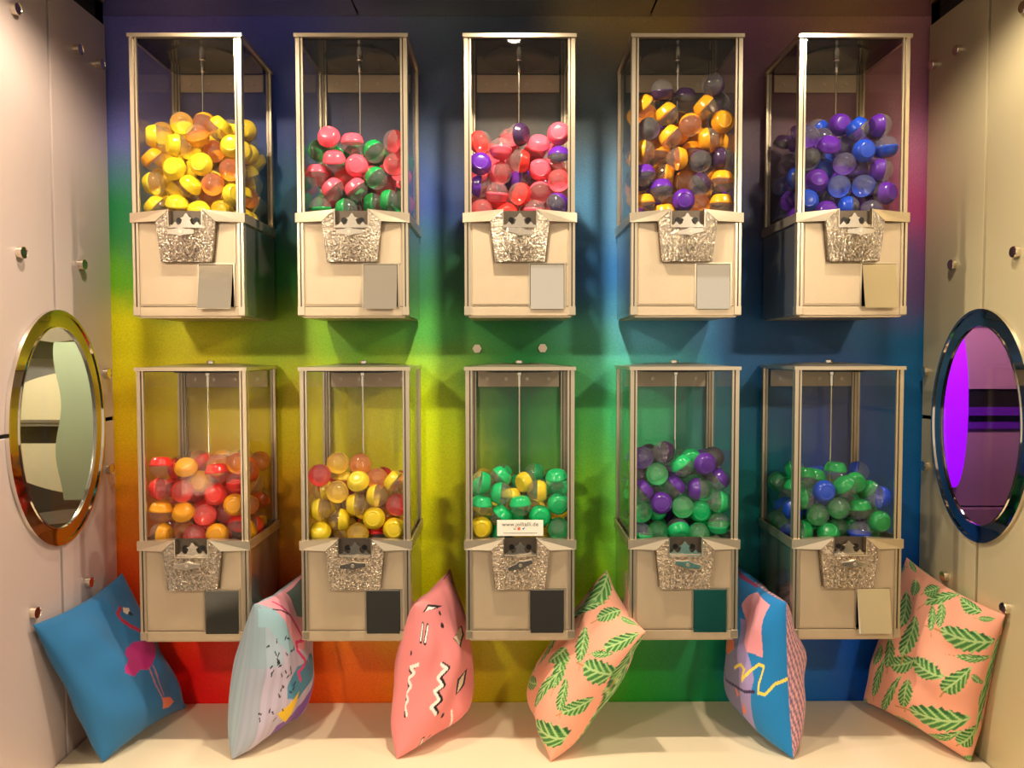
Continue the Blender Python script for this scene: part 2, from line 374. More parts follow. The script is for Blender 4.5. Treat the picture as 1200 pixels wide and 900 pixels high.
MB().prism([(-.30, .245), (.02, .20), (.30, .225), (.30, .25), (-.30, .29)], 'y', -.06, 0).build('edge_board', 'bright', lp)
MB().prism([(-.30, -.345), (.05, -.30), (.30, -.285), (.30, -.31), (-.30, -.38)], 'y', -.06, 0).build('edge_board', 'bright', lp)
# right: purple light panel and mauve boards
shell('wall_space_right', XR+.035, 1.78, 1.45, 2.42, zc-.48, zc+.48, 'space_dark', 'dark lined space behind the right porthole', 1)
rp_ = empty('display_panel', (1.45, 2.40, zc)); tag(rp_, 'mauve panel with a glowing purple light behind the right porthole', 'panel')
pts = [(-.12+.035*math.cos(t), .235*math.sin(t)) for t in [-math.pi/2+math.pi*i/20 for i in range(21)]]+[(-.20, .235), (-.20, -.235)]
MB().prism(pts, 'y', -.09, -.06).build('light_panel', 'purple_glow', rp_)
MB().box(-.22, .32, -.04, 0, .055, .245).build('mauve_board', 'space_mauve', rp_)
MB().box(-.22, .32, -.07, 0, .25, .36).build('mauve_board', 'space_mauve', rp_)
MB().box(-.22, .32, -.04, 0, -.30, -.065).build('mauve_board', 'space_mauve', rp_)
MB().box(-.22, .32, -.07, 0, -.38, -.305).build('mauve_board', 'space_mauve', rp_)
MB().box(-.12, .32, -.03, 0, -.065, .055).build('dark_bar', 'space_dark', rp_)
MB().box(-.12, .32, -.05, 0, -.025, .0).box(-.12, .32, -.05, 0, -.065, -.045).build('purple_reflection_strip', mat('violet_reflection', '6a1fae', .2, .3, noise=(6, .1)), rp_)  # violet strips painted in as purple reflections across the dark bar
for (x, y, z, c, e) in ((-1.25, 1.95, zc+.40, (1, .93, .78), 13), (1.30, 1.95, zc+.40, (1, .55, .75), 11)):  # added point lights that brighten the spaces behind the portholes
    ld = bpy.data.lights.new('space_fill_light', 'POINT'); ld.energy = e; ld.color = c; ld.shadow_soft_size = .05
    lo = bpy.data.objects.new('space_fill_light', ld); COL.objects.link(lo); lo.location = (x, y, z)

# ------------------------------------------------------------------ downlights, one real and the rest added
M['lamp'] = glow_mat('lamp_face', (1.0, .90, .74), 9.0)
for k, (x, y, w, lr) in enumerate(DOWNLIGHTS):
    root = empty('downlight', (x, y, CEIL))
    tag(root, ['round ceiling downlight above the bench', 'added round ceiling fill light towards the left wall', 'added round ceiling fill light towards the right wall', 'added round ceiling light brightening the white armchair', 'added small ceiling light brightening the leftmost dispensers', 'added small ceiling light brightening the rightmost dispensers'][k], 'lamp', 'ceiling downlights')
    MB().lathe([(lr, -.002), (lr+.014, -.004), (lr+.016, -.001), (lr+.016, .002), (lr, .002), (lr, -.002)], 'z', seg=32).build('trim_ring', 'chrome', root, smooth=35)
    MB().cyl(lr, -.0015, .001, 'z', seg=32).build('lamp_face', 'lamp', root)
    ld = bpy.data.lights.new('downlight_beam', 'SPOT'); ld.energy = w; ld.color = LAMP_COLOUR; ld.spot_size = math.radians((146, 168, 168, 46, 150, 150)[k]); ld.spot_blend = (.5, .3, .3, .6, .5, .5)[k]; ld.shadow_soft_size = lr*.7
    lo = bpy.data.objects.new('downlight_beam', ld); COL.objects.link(lo); lo.parent = root; lo.location = (0, 0, -.006)
# ------------------------------------------------------------------ capsule dispensers
def make_dispenser():
    """local origin: middle of the front bottom edge; x across, y back, z up"""
    r = empty('capsule_dispenser'); W = .125
    zb0, zb1 = .210, .231                      # the band between base and case
    # base: floor pan, side and back sheets
    b = MB(); b.box(-W+.002, W-.002, .004, D, 0, .010); b.box(-W+.001, -W+.005, .012, D-.004, .010, zb0); b.box(W-.005, W-.001, .012, D-.004, .010, zb0); b.box(-W+.005, W-.005, D-.008, D-.004, .010, zb0)
    b.build('base', 'side', r)
    # front sheet with the coin return cut in the lower right
    p = MB(); fx0, fx1, fz0, fz1 = .023, .1005, .020, .1165
    p.box(-.112, fx0, .001, .006, .022, zb0); p.box(fx0, fx1, .001, .006, fz1, zb0); p.box(fx1, .112, .001, .006, .022, zb0)
    p.build('front_panel', 'silver', r)
    # raised step below the coin plate
    s = MB(); s.prism([(-.107, .026), (.020, .026), (.020, .1175), (.107, .1175), (.107, .207), (.066, .207), (.0585, .1205), (-.0585, .1205), (-.0665, .207), (-.107, .207)], 'y', -.0012, .002)
    s.build('raised_panel', 'silver', r, bevel=.0006)
    # bottom rail, corner rails
    MB().box(-W, W, -.0015, .012, 0, .0205).build('bottom_rail', 'silver', r, bevel=.001)
    for sx in (-1, 1):
        c = MB()
        for a, bb, y in ((.1115, .1165, -.002), (.1165, .1195, .001), (.1195, .125, -.003)):
            c.box(min(sx*a, sx*bb), max(sx*a, sx*bb), y, .014, .012, zb0, 1 if y > 0 else 0)
        c.build('base_rail', ['steel', 'groove'], r)
        k = MB(); x0, x1 = sorted((sx*.110, sx*.1262)); k.box(x0, x1, -.004, .016, .001, .021)
        k.build('corner_foot', 'steel', r, bevel=.0012)
    # rough lower lip of the pan
    MB().prism([(-.118, 0), (.118, 0), (.114, -.004), (-.114, -.004)], 'y', .002, .02).box(-.118, .118, .02, D-.01, -.003, 0).build('bottom_lip', 'silver', r)
    # coin return frame, dark chute, hinged flap
    f = MB(); t = .0035
    f.box(fx0-t, fx0, -.003, .006, fz0, fz1+t); f.box(fx1, fx1+t, -.003, .006, fz0, fz1+t); f.box(fx0, fx1, -.003, .006, fz1, fz1+t)
    f.build('chute_frame', 'steel', r)
    MB().box(fx0, fx1, .018, .02, fz0, fz1).box(fx0, fx0+.001, .006, .02, fz0, fz1).box(fx1-.001, fx1, .006, .02, fz0, fz1).box(fx0, fx1, .006, .02, fz1-.001, fz1).build('chute', 'black', r)
    fl = MB().box(fx0+.001-.06, fx1-.001-.06, -.0012, 0, -.102, -.001).build('chute_flap', 'mirror', r, bevel=.0005)
    fl.location = (.06, -.0015, fz1)
    # band round the case, with wedges running out to the coin plate
    b = MB()
    for sx in (-1, 1):
        o = [(sx*.129, -.005, zb0), (sx*.129, -.005, zb1), (sx*.0375, -.017, .2375), (sx*.067, -.017, .211)]
        i = [(x, .004, z) for x, _, z in o]
        b.add(o+i, [(0,1,2,3), (4,5,6,7), (0,1,5,4), (1,2,6,5), (2,3,7,6), (3,0,4,7)])
        x0, x1 = sorted((sx*.1245, sx*.129)); b.box(x0, x1, -.005, D, zb0, zb1)
    b.box(-.129, .129, D-.004, D, zb0, zb1)
    b.build('band', 'steel', r)
    MB().box(-.0375, .0375, -.001, .004, .198, .2365).build('notch_back', 'groove', r)
    # coin plate: notched shield of hammered metal
    shield = [(-.0375, .2385), (-.067, .211), (-.0565, .1225), (-.0545, .1205), (.0545, .1205), (.0565, .1225), (.067, .211), (.0375, .2385), (.0375, .1985), (-.0375, .1985)]
    cp = MB().prism(shield, 'y', -.0165, .001).build('coin_plate', 'hammer', r, bevel=.0008)
    # slide seen in the notch: stepped tongue between two coin holes
    sl = MB()
    sl.prism([(-.036, .199), (.036, .199), (.036, .2035), (.031, .2035), (.0245, .211), (.018, .2035), (.012, .206), (.0085, .215), (.013, .219), (.0065, .2215), (.0015, .2295), (-.0015, .2295), (-.0065, .2215), (-.013, .219), (-.0085, .215), (-.012, .206), (-.018, .2035), (-.0245, .211), (-.031, .2035), (-.036, .2035)], 'y', -.012, -.006)
    sl.build('coin_slide', 'bright', cp)
    for sx in (-1, 1): MB().cyl(.0062, -.003, -.0008, 'y', (sx*.0195, 0, .2155), 16).build('coin_hole', 'black', cp)
    MB().box(-.0385, -.0365, -.0185, -.006, .1975, .2385).box(.0365, .0385, -.0185, -.006, .1975, .2385).box(-.0385, .0385, -.0185, -.006, .1965, .1985).build('notch_edge', 'bright', cp)
    # turning handle: hub and two flattened wings
    h = MB().cyl(.0075, -.036, -.016, 'y', (0, 0, .184), 20, bev=.001)
    h.prism([(-.029, .1885), (-.010, .1905), (0, .194), (.010, .1905), (.029, .1885), (.029, .1795), (.010, .1775), (0, .1745), (-.010, .1775), (-.029, .1795)], 'y', -.044, -.033)
    hd = h.build('handle', 'bright', r, bevel=.001)
    MB().cyl(.004, -.0455, -.043, 'y', (0, 0, .184), 14).build('handle_screw', 'steel', hd)
    MB().box(-.020, .020, -.0185, -.016, .131, .158).build('price_plate', 'hammer', cp)
    # corner posts of the glass case
    zt = H-.008
    for sx in (-1, 1):
        for yy, nm in ((0, 1), (D, -1)):
            c = MB()
            for a, bb, d in ((.1090, .1128, .0025), (.1128, .1160, .0005), (.1160, .1245, .0035)):
                x0, x1 = sorted((sx*a, sx*bb)); y0, y1 = sorted((yy-nm*d+nm*.003, yy+nm*.006)); c.box(x0, x1, y0, y1, zb1-.002, zt, 1 if d < .001 else 0)
            x0, x1 = sorted((sx*.1205, sx*.1245)); y0, y1 = sorted((yy+nm*.001, yy+nm*.016)); c.box(x0, x1, y0, y1, zb1-.002, zt)
            c.build('corner_post', ['steel', 'groove'], r)
    # panes
    gy = .006
    MB().box(-.112, .112, gy-.0025, gy, zb1-.004, zt).build('front_glass', 'glass', r)
    MB().box(-.112, .112, D-gy, D-gy+.0025, zb1-.004, zt).build('back_glass', 'glass', r)
    for sx in (-1, 1):
        x0, x1 = sorted((sx*.1185, sx*.1208)); MB().box(x0, x1, .012, D-.012, zb1-.004, zt).build('side_glass', 'glass', r)
    # lid: rim, low crown, lock, dark underside
    ld = MB(); ld.box(-.1275, .1275, -.005, D, zt, H)
    n = 12; top = []
    cr = [(-.118, .004), (.118, .004), (.118, D-.006), (-.118, D-.006)]; ci = [(-.05, .07), (.05, .07), (.05, D-.07), (-.05, D-.07)]
    ld.add([(x, y, H-.0005) for x, y in cr]+[(x, y, H+.007) for x, y in ci], [(0,1,5,4), (1,2,6,5), (2,3,7,6), (3,0,4,7), (4,5,6,7)])
    lid = ld.build('lid', 'steel', r)
    MB().cyl(.010, H+.006, H+.014, 'z', (0, D*.5, 0), 18, bev=.0012).build('lock', 'chrome', lid, smooth=35)
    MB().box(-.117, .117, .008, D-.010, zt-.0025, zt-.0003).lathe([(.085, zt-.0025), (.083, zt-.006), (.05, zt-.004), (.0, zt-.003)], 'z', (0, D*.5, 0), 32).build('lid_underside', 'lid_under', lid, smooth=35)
    # rod down the middle, tray, bracket on the wall side
    rod = MB().cyl(.0022, .212, zt-.04, 'z', (0, D*.42, 0), 10).cyl(.0048, zt-.042, zt-.012, 'z', (0, D*.42, 0), 14, bev=.001).cyl(.0075, zt-.015, zt-.002, 'z', (0, D*.42, 0), 14, bev=.001)
    rod.build('centre_rod', 'chrome', r, smooth=35)
    MB().box(-.118, .118, .008, D-.008, .2045, .2075).build('tray', 'steel', r)
    br = MB().box(-.104, .104, D-.012, D-.0085, .574, .617).box(-.05, .05, D-.0086, D+.012, .58, .612).build('wall_bracket', 'silver', r)
    for x in (-.08, -.032, .022, .078):
        MB().cyl(.0045, D-.0145, D-.0118, 'y', (x, 0, .594), 12).build('bracket_screw', 'steel', br)
    return r

SHORT = ['leftmost top dispenser', 'second top dispenser', 'middle top dispenser', 'fourth top dispenser', 'rightmost top dispenser',
         'leftmost bottom dispenser', 'second bottom dispenser', 'middle bottom dispenser', 'fourth bottom dispenser', 'rightmost bottom dispenser']
DLABEL = ['capsule dispenser with yellow capsules, leftmost of the top row', 'capsule dispenser with pink and green capsules, second in the top row',
          'capsule dispenser full of pink, red and purple capsules, middle of the top row', 'capsule dispenser heaped high with orange and purple capsules, top row',
          'capsule dispenser with blue and purple capsules, rightmost of the top row', 'capsule dispenser with red and orange capsules, leftmost of the bottom row',
          'capsule dispenser with yellow and few red capsules, second in the bottom row', 'capsule dispenser with mint and yellow capsules and a web address label',
          'capsule dispenser with mint-green and purple capsules, fourth in the bottom row', 'capsule dispenser with green and blue capsules, rightmost of the bottom row']
FLAP = [10, 8, 1.5, 2, 10, 0, 1, .5, .5, 9]     # degrees each flap hangs open
TURN = [0, 0, 8, -6, 0, 0, -4, -18, 10, 0]      # how far each handle is turned
proto = make_dispenser(); DISP = []
for k in range(10):
    d = proto if k == 0 else copy_tree(proto)
    DISP.append(d)
for k, d in enumerate(DISP):
    d.location = (COLX[k % 5], F, ROWZ[k//5])
    tag(d, DLABEL[k], 'dispenser', 'capsule dispensers on the painted wall')
    for ch in d.children:
        if ch.name.startswith('chute_flap'): ch.rotation_euler = (-math.radians(FLAP[k]), 0, math.radians((0, 0, 0, 0, 0, 0, 0, 0, 0, 0)[k]))
        if ch.name.startswith('handle'):
            a = math.radians(TURN[k]); ch.rotation_euler = (0, a, 0)
            ch.location = (-math.sin(a)*.184, 0, .184-math.cos(a)*.184)

# label stuck to the glass of the middle bottom dispenser
pl = MB().box(-.053, .053, .0005, .0030, .2405, .277).build('paper_label', 'paper', DISP[7]); pl['label'] = 'white label with a printed web address'
def lettering(txt, size, x, z, y, m, parent, spacing=1.0):
    cu = bpy.data.curves.new('lettering', 'FONT'); cu.body = txt; cu.size = size; cu.align_x = 'CENTER'; cu.extrude = .0002; cu.space_character = spacing
    t = bpy.data.objects.new('lettering', cu); COL.objects.link(t)
    dg = bpy.context.evaluated_depsgraph_get(); me = bpy.data.meshes.new_from_object(t.evaluated_get(dg))
    bpy.data.objects.remove(t, do_unlink=True)
    me.transform(Matrix.Translation((x, y, z)) @ Matrix.Rotation(math.pi/2, 4, 'X'))
    me.materials.clear(); me.materials.append(M[m])
    o = bpy.data.objects.new('lettering', me); COL.objects.link(o); o.parent = parent
    return o
lettering('www.jollialli.de', .0125, 0, .2635, .0003, 'ink', pl, 1.08)
lettering('kl', .0085, -.0125, .2545, .0003, 'ink', pl)
MB().box(-.006, .0005, .0002, .0006, .2542, .2605).build('printed_icon', 'ink_orange', pl)
MB().prism([(.004, .2565), (.007, .2548), (.010, .2575), (.0105, .261), (.0075, .2590)], 'y', .0002, .0006).build('printed_icon', 'ink_blue', pl)
g = MB(); rs = random.Random(4); x = -.038
while x < .038:
    w = rs.uniform(.0015, .004); g.box(x, x+w, .0002, .0006, .2462, .2480); x += w+.0009
g.build('fine_print', 'ink_grey', pl)

# ------------------------------------------------------------------ capsules
def cap_mesh(col):
    """coloured cap: rim, low dome, sunk ring on top; axis +z, seam at z = 0"""
    r = R; prof = [(r*.985, -.0005), (r*1.0, .0005), (r*1.0, .0045), (r*.965, .0055), (r*.90, r*.46), (r*.74, r*.70), (r*.60, r*.775), (r*.565, r*.755), (r*.50, r*.775), (r*.25, r*.80), (0, r*.805)]
    mb = MB().lathe(prof, 'z', seg=22); return mb
def dome_mesh(col):
    prof = [(R*.99, .0)]+[(R*.99*math.cos(a), -R*.99*math.sin(a)) for a in [math.pi/2*i/8 for i in range(1, 8)]]+[(0, -R*.99)]
    return MB().lathe(prof, 'z', seg=22)
CAP, DOME = {}, {}
for k in CAPCOL:
    o = cap_mesh(k).build('cap', 'cap_'+k, smooth=50); CAP[k] = o.data; bpy.data.objects.remove(o)
    o = dome_mesh(k).build('shell', 'dome_'+k, smooth='all'); DOME[k] = o.data; bpy.data.objects.remove(o)
DIRS = {'F': (0, -1, 0), 'B': (0, 1, 0), 'U': (0, 0, 1), 'D': (0, 0, -1), 'L': (-1, 0, 0), 'R': (1, 0, 0)}
FRONT = [   # capsules in front, per dispenser: across (mm), height (mm), layer, colour, way the cap points
    "-107,256,0,y,LUf -46,259,0,y,Uf 4,248,0,y,UF 53,262,0,y,F 90,272,0,y,RF -107,304,0,y,L -56,296,0,y,LDf -12,301,0,y,RUf 37,302,0,o,B -97,349,0,o,LUf -55,342,0,y,F 18,349,0,y,F 74,336,0,o,B -76,406,0,y,Lf -43,393,0,y,LF 10,414,0,o,DB 65,426,0,y,RU 84,387,0,y,F -127,421,1,y,B -126,375,1,y,B -35,450,1,y,B 9,442,1,o,UB -26,344,1,y,LF 32,390,1,o,B -27,387,1,y,B 24,286,1,o,B",
    "-58,401,0,p,Fu -5,396,0,p,U 39,377,0,g,ULb 87,398,0,p,RB -99,390,1,g,LB -49,348,0,p,Uf 2,347,0,p,F -97,329,0,p,U 89,340,0,p,B 50,321,0,g,ULb -52,299,0,p,UL 1,288,0,p,UL 76,265,0,g,L -20,253,0,g,L 36,268,1,g,L -80,253,0,g,D 53,298,1,p,B -30,321,1,r,B",
    "-95,389,0,r,LB -51,391,0,p,D -20,416,1,p,DB 0,404,0,k,Rf 40,398,0,p,UF 89,410,0,p,F -95,348,0,v,F -47,337,0,p,LB 0,352,0,r,R 47,349,0,p,F 93,355,0,v,U -94,297,0,v,L -50,285,0,p,D -4,282,0,r,RB 45,293,0,p,UB 93,306,0,p,B 86,268,0,v,RUB -84,248,0,p,B -34,245,0,r,F 34,248,0,p,D -2,318,1,v,L",
    "-50,512,0,k,D -92,481,0,o,ULf 14,507,1,k,U 66,524,0,k,RB -39,464,0,o,UL 51,472,0,o,UL 96,446,0,o,F 18,437,0,o,UB -80,423,0,k,B -27,410,0,o,UL 65,402,0,o,L 113,402,1,o,R -92,381,0,o,L -43,382,1,o,U -7,357,0,o,R 42,355,0,k,UB 87,357,0,k,L -88,326,0,v,U -25,335,1,o,R 14,319,1,o,UB 48,307,0,k,UR 103,311,0,o,U -54,291,0,v,U 3,272,0,v,F -85,258,0,o,U -34,250,0,o,U 84,264,0,o,U 50,267,1,o,B 108,497,1,k,B",
    "-45,387,0,v,UF -34,421,1,v,B -2,438,1,v,F 8,412,1,v,B -89,408,0,v,B -81,362,0,k,UB -71,314,0,v,F -13,347,0,v,B 31,424,0,b,UL 71,427,0,v,L 49,381,0,b,F 104,387,0,b,D -33,341,1,b,F 45,353,1,v,B 84,332,0,v,L -14,293,0,b,B 43,299,0,b,RB -78,262,0,b,F -44,250,0,v,F 2,253,0,b,L 57,256,0,v,B 97,281,0,v,Fr 134,301,1,v,B",
    "-92,389,0,r,U -32,388,0,o,UF -107,345,0,r,L -51,345,0,r,LB -14,351,1,o,F 48,376,0,r,U 39,391,1,o,B 64,393,1,o,B 42,336,0,r,F 84,364,0,r,D -99,295,0,o,U -46,290,0,o,UF 9,281,0,r,DB 40,281,1,r,B 79,305,0,o,F -102,243,0,o,R -49,240,1,o,B -4,237,0,r,B 39,244,0,o,F 82,257,0,r,UB",
    "-89,367,0,r,B -51,360,1,y,U -43,335,0,y,B 0,352,0,y,UF -49,390,1,y,B -9,396,1,o,B 34,360,1,o,B 40,323,0,y,L 84,355,0,y,UL 89,314,0,r,B -102,326,0,y,R -95,291,0,y,L -58,280,0,y,R -16,297,0,y,L 0,292,1,y,B -93,245,0,y,UF -55,233,1,y,B -9,246,0,y,B 34,268,0,y,F 33,221,1,r,U 81,250,0,y,F",
    "-92,344,0,m,R -41,352,1,m,RU -48,334,0,m,L -21,304,1,y,U 42,336,0,y,R 79,360,0,m,U 99,339,1,m,F 94,304,0,m,F -93,304,0,m,U -73,274,1,y,U -43,287,0,m,UR -2,292,0,m,U 44,282,0,m,F 88,252,0,m,B -87,245,0,y,F -6,259,1,m,F 14,243,1,y,F -53,231,1,m,L 54,231,1,y,D",
    "-99,417,0,v,B -69,404,1,k,B -40,414,0,k,R -55,378,0,m,B 0,394,0,m,UL 42,401,1,m,F 55,391,0,v,F 74,407,1,k,B -92,372,1,k,B -85,338,0,v,UR -16,347,0,v,UR 38,342,0,v,L 94,359,0,v,UR -95,291,0,m,B -47,303,0,v,F -2,298,0,m,B 48,292,0,m,F 94,308,0,m,R -90,244,0,m,D -49,267,1,m,F -42,238,1,m,B -5,245,0,m,DF 48,245,0,m,B 93,262,0,m,D",
    "-87,347,0,g,U -116,331,1,g,U -46,352,1,g,U -7,370,1,g,U -43,333,0,b,F -1,340,0,g,UL 52,341,1,g,F -86,295,0,g,B -133,298,0,g,L -42,287,1,b,B -12,292,0,g,B 43,301,0,g,U 93,318,1,g,UL 99,310,0,b,R 97,258,0,g,F -82,247,0,g,U -37,244,0,g,UF 14,238,1,g,B 46,243,0,b,D -138,256,0,g,R",
]
MIX = ['yyyyyo', 'ppppgg', 'pppprrv', 'ooookkv', 'vvvbbk', 'rroo', 'yyyyyor', 'mmmyy', 'mmmvvk', 'ggggbb']
def relax(P, fixed, zmax, its=260):
    lo = np.array([-.1165+R, .009+R, .2085+R]); hi = np.array([.1165-R, D-.0145-R, zmax])
    P0 = P.copy(); n = len(P); wt = np.where(fixed, .35, 1.0)
    for it in range(its):
        d = P[:, None]-P[None]; L = np.sqrt((d**2).sum(-1))+np.eye(n)*9+1e-9
        ov = np.clip(2*R*1.006-L, 0, None)
        w = wt[:, None]/(wt[:, None]+wt[None])
        P = P+((d/L[..., None])*(ov*w)[..., None]).sum(1)*.55
        if it < its-60: P[fixed] += (P0[fixed]-P[fixed])*np.array([.03, .01, .03])
        P = np.clip(P, lo, hi)
    return P
ORD = ['first', 'second', 'third', 'fourth', 'fifth', 'sixth', 'seventh', 'eighth', 'ninth', 'tenth', 'eleventh', 'twelfth']
rng = np.random.RandomState(7)
entries = []
for k in range(10):
    fr = []
    for e in FRONT[k].split():
        x, z, lay, c, ax = e.split(','); v = np.zeros(3)
        for ch in ax: v += np.array(DIRS[ch.upper()])*(1 if ch.isupper() else .5)
        v += rng.uniform(-.15, .15, 3)
        fr.append((float(x)/1000, .009+R+int(lay)*1.5*R+rng.uniform(0, .004), float(z)/1000, c, v/np.linalg.norm(v), 0))
    zs = sorted(f[2] for f in fr); top = zs[int(len(zs)*.86)]
    bk = []
    zz = .2085+R; row = 0
    while zz < top+.004:
        for iy in range(3):
            y = .009+R+2.35*R+iy*1.9*R
            if y > D-.012-R: continue
            for ix in range(4):
                x = -.117+R+.004+ix*2.12*R+(row+iy) % 2*.5*R
                bk.append((x+rng.uniform(-.004, .004), y+rng.uniform(-.003, .003), zz+rng.uniform(-.004, .004), MIX[k][rng.randint(len(MIX[k]))], None, 1))
        zz += 1.80*R; row += 1
    al = fr+bk
    P = relax(np.array([a[:3] for a in al], float), np.array([a[5] == 0 for a in al]), zs[-1]+.012)
    for a, p in zip(al, P):
        v = a[4]
        if v is None:
            v = rng.normal(size=3); v /= np.linalg.norm(v)
        entries.append([k, p, a[3], v, a[5]])
# individuals: every traced front capsule, then those behind that show most (beside the near side glass or on top of the heap)
def shows(e):
    k, p, c, v, back = e
    side = 1 if k % 5 < 2 else (-1 if k % 5 > 2 else 0)
    edge = side*p[0]*(1.0 if k % 5 in (0, 4) else .6)
    return edge*1.2+(p[2]-.30)*.5-p[1]*.35
fronts = [e for e in entries if not e[4]]
backs = sorted([e for e in entries if e[4]], key=shows, reverse=True)
singles, rest = fronts+backs[:max(0, 300-len(fronts))], backs[max(0, 300-len(fronts)):]
def quat(v): return Vector((0, 0, 1)).rotation_difference(Vector(v))
LAYER = ['lowest', 'second', 'third', 'fourth', 'fifth', 'sixth', 'seventh', 'eighth', 'ninth']
for k in range(10):
    for back in (0, 1):
        rows = {}
        for e in singles:
            if e[0] == k and e[4] == back: rows.setdefault(int((e[1][2]-.2085)/(1.75*R)), []).append(e)
        for li, rk in enumerate(sorted(rows)):
            for oi, e in enumerate(sorted(rows[rk], key=lambda q: q[1][0])):
                c = CAPCOL[e[2]][1]
                root = empty('toy_capsule'); root.location = (COLX[k % 5]+e[1][0], F+e[1][1], ROWZ[k//5]+e[1][2])
                root.rotation_mode = 'QUATERNION'; root.rotation_quaternion = quat(e[3])
                where = 'behind the front ones' if back else 'at the glass'
                tag(root, '%s-capped capsule %s, %s from left in %s layer, %s' % (c, where, ORD[oi], LAYER[li], SHORT[k]), 'capsule', 'capsules in the '+SHORT[k])
                for nm, src in (('cap', CAP), ('shell', DOME)):
                    o = bpy.data.objects.new(nm, src[e[2]]); COL.objects.link(o); o.parent = root
# the rest, deep in the heaps, as one mass
mats_used = []; V_, F_, MI_ = [], [], []; off = 0
for k, p, c, v, _ in rest:
    q = quat(v).to_matrix(); T = Vector((COLX[k % 5]+p[0], F+p[1], ROWZ[k//5]+p[2]))
    for src, pre in ((CAP, 'cap_'), (DOME, 'dome_')):
        me = src[c]; mm = M[pre+c]
        if mm not in mats_used: mats_used.append(mm)
        co = np.empty(len(me.vertices)*3, 'f'); me.vertices.foreach_get('co', co)
        co = co.reshape(-1, 3) @ np.array(q).T+np.array(T)
        V_ += [tuple(x) for x in co.tolist()]; F_ += [tuple(i+off for i in pl_.vertices) for pl_ in me.polygons]; MI_ += [mats_used.index(mm)]*len(me.polygons); off += len(me.vertices)
me = bpy.data.meshes.new('capsule_mass'); me.from_pydata(V_, [], F_)
for mm in mats_used: me.materials.append(mm)
me.polygons.foreach_set('material_index', MI_); me.polygons.foreach_set('use_smooth', [True]*len(F_))
ms = bpy.data.objects.new('capsule_mass', me); COL.objects.link(ms)
tag(ms, 'coloured toy capsules deep inside the heaps behind the front ones', 'capsules', kind='stuff')
# ------------------------------------------------------------------ pillows on the bench
PILLOWS = {   # corners: front-bottom, back-bottom, back-top, front-top (world metres), half thickness
 'flamingo': ((-.912,1.735,.452),(-.835,2.005,.452),(-.995,2.01,.805),(-1.002,1.64,.80),.068),
 'pastel':   ((-.625,1.745,.452),(-.53,1.99,.452),(-.53,2.01,.805),(-.568,1.74,.81),.085),
 'zigzag':   ((-.252,1.745,.452),(-.105,1.975,.452),(-.148,2.005,.815),(-.212,1.765,.80),.088),
 'leafmid':  ((.096,1.73,.452),(.055,1.985,.47),(.256,2.01,.81),(.307,1.72,.752),.085),
 'bluemix':  ((.646,1.735,.452),(.605,1.99,.452),(.60,2.01,.82),(.627,1.74,.81),.09),
 'leafright':((1.04,1.72,.452),(.928,2.005,.46),(1.035,2.01,.84),(1.064,1.65,.81),.08)}
def pillow_surface(C, T, U, V, side, seed):
    import numpy as np
    C = [np.array(c) for c in C]
    s, t = -np.cos(np.pi*U), -np.cos(np.pi*V)      # evenly spaced over the rounded surface
    k = .075
    s2 = s*(1-k*(1-t*t)); t2 = t*(1-k*(1-s*s))
    u, v = (s2+1)/2, (t2+1)/2
    P = ((1-u)*(1-v))[...,None]*C[0]+(u*(1-v))[...,None]*C[1]+(u*v)[...,None]*C[2]+((1-u)*v)[...,None]*C[3]
    n = np.cross((C[1]+C[2]-C[0]-C[3])/2, (C[2]+C[3]-C[0]-C[1])/2); n = n/np.linalg.norm(n)
    e = np.clip((1-s*s)*(1-t*t), 0, 1)
    h = T*e**.5*(1-.12*e)*(1-.24*t)
    rs = np.random.RandomState(seed+(0 if side > 0 else 50))
    w = np.zeros_like(h)
    for i in range(9):                       # soft creases running in from the corners
        a = rs.uniform(-.5,.5)+(.785 if i % 2 else -.785)
        f = rs.uniform(5,11); ph = rs.uniform(0,6.3)
        q = s*np.cos(a)+t*np.sin(a); r = -s*np.sin(a)+t*np.cos(a)
        w += np.sin(f*q+ph+.8*np.sin(2.2*r+ph))*np.exp(-((r-rs.uniform(-.8,.8))/.35)**2)
    h = h+w*.0034*e**.35*(1.6-e)
    P = P+(side*h)[...,None]*n
    return P

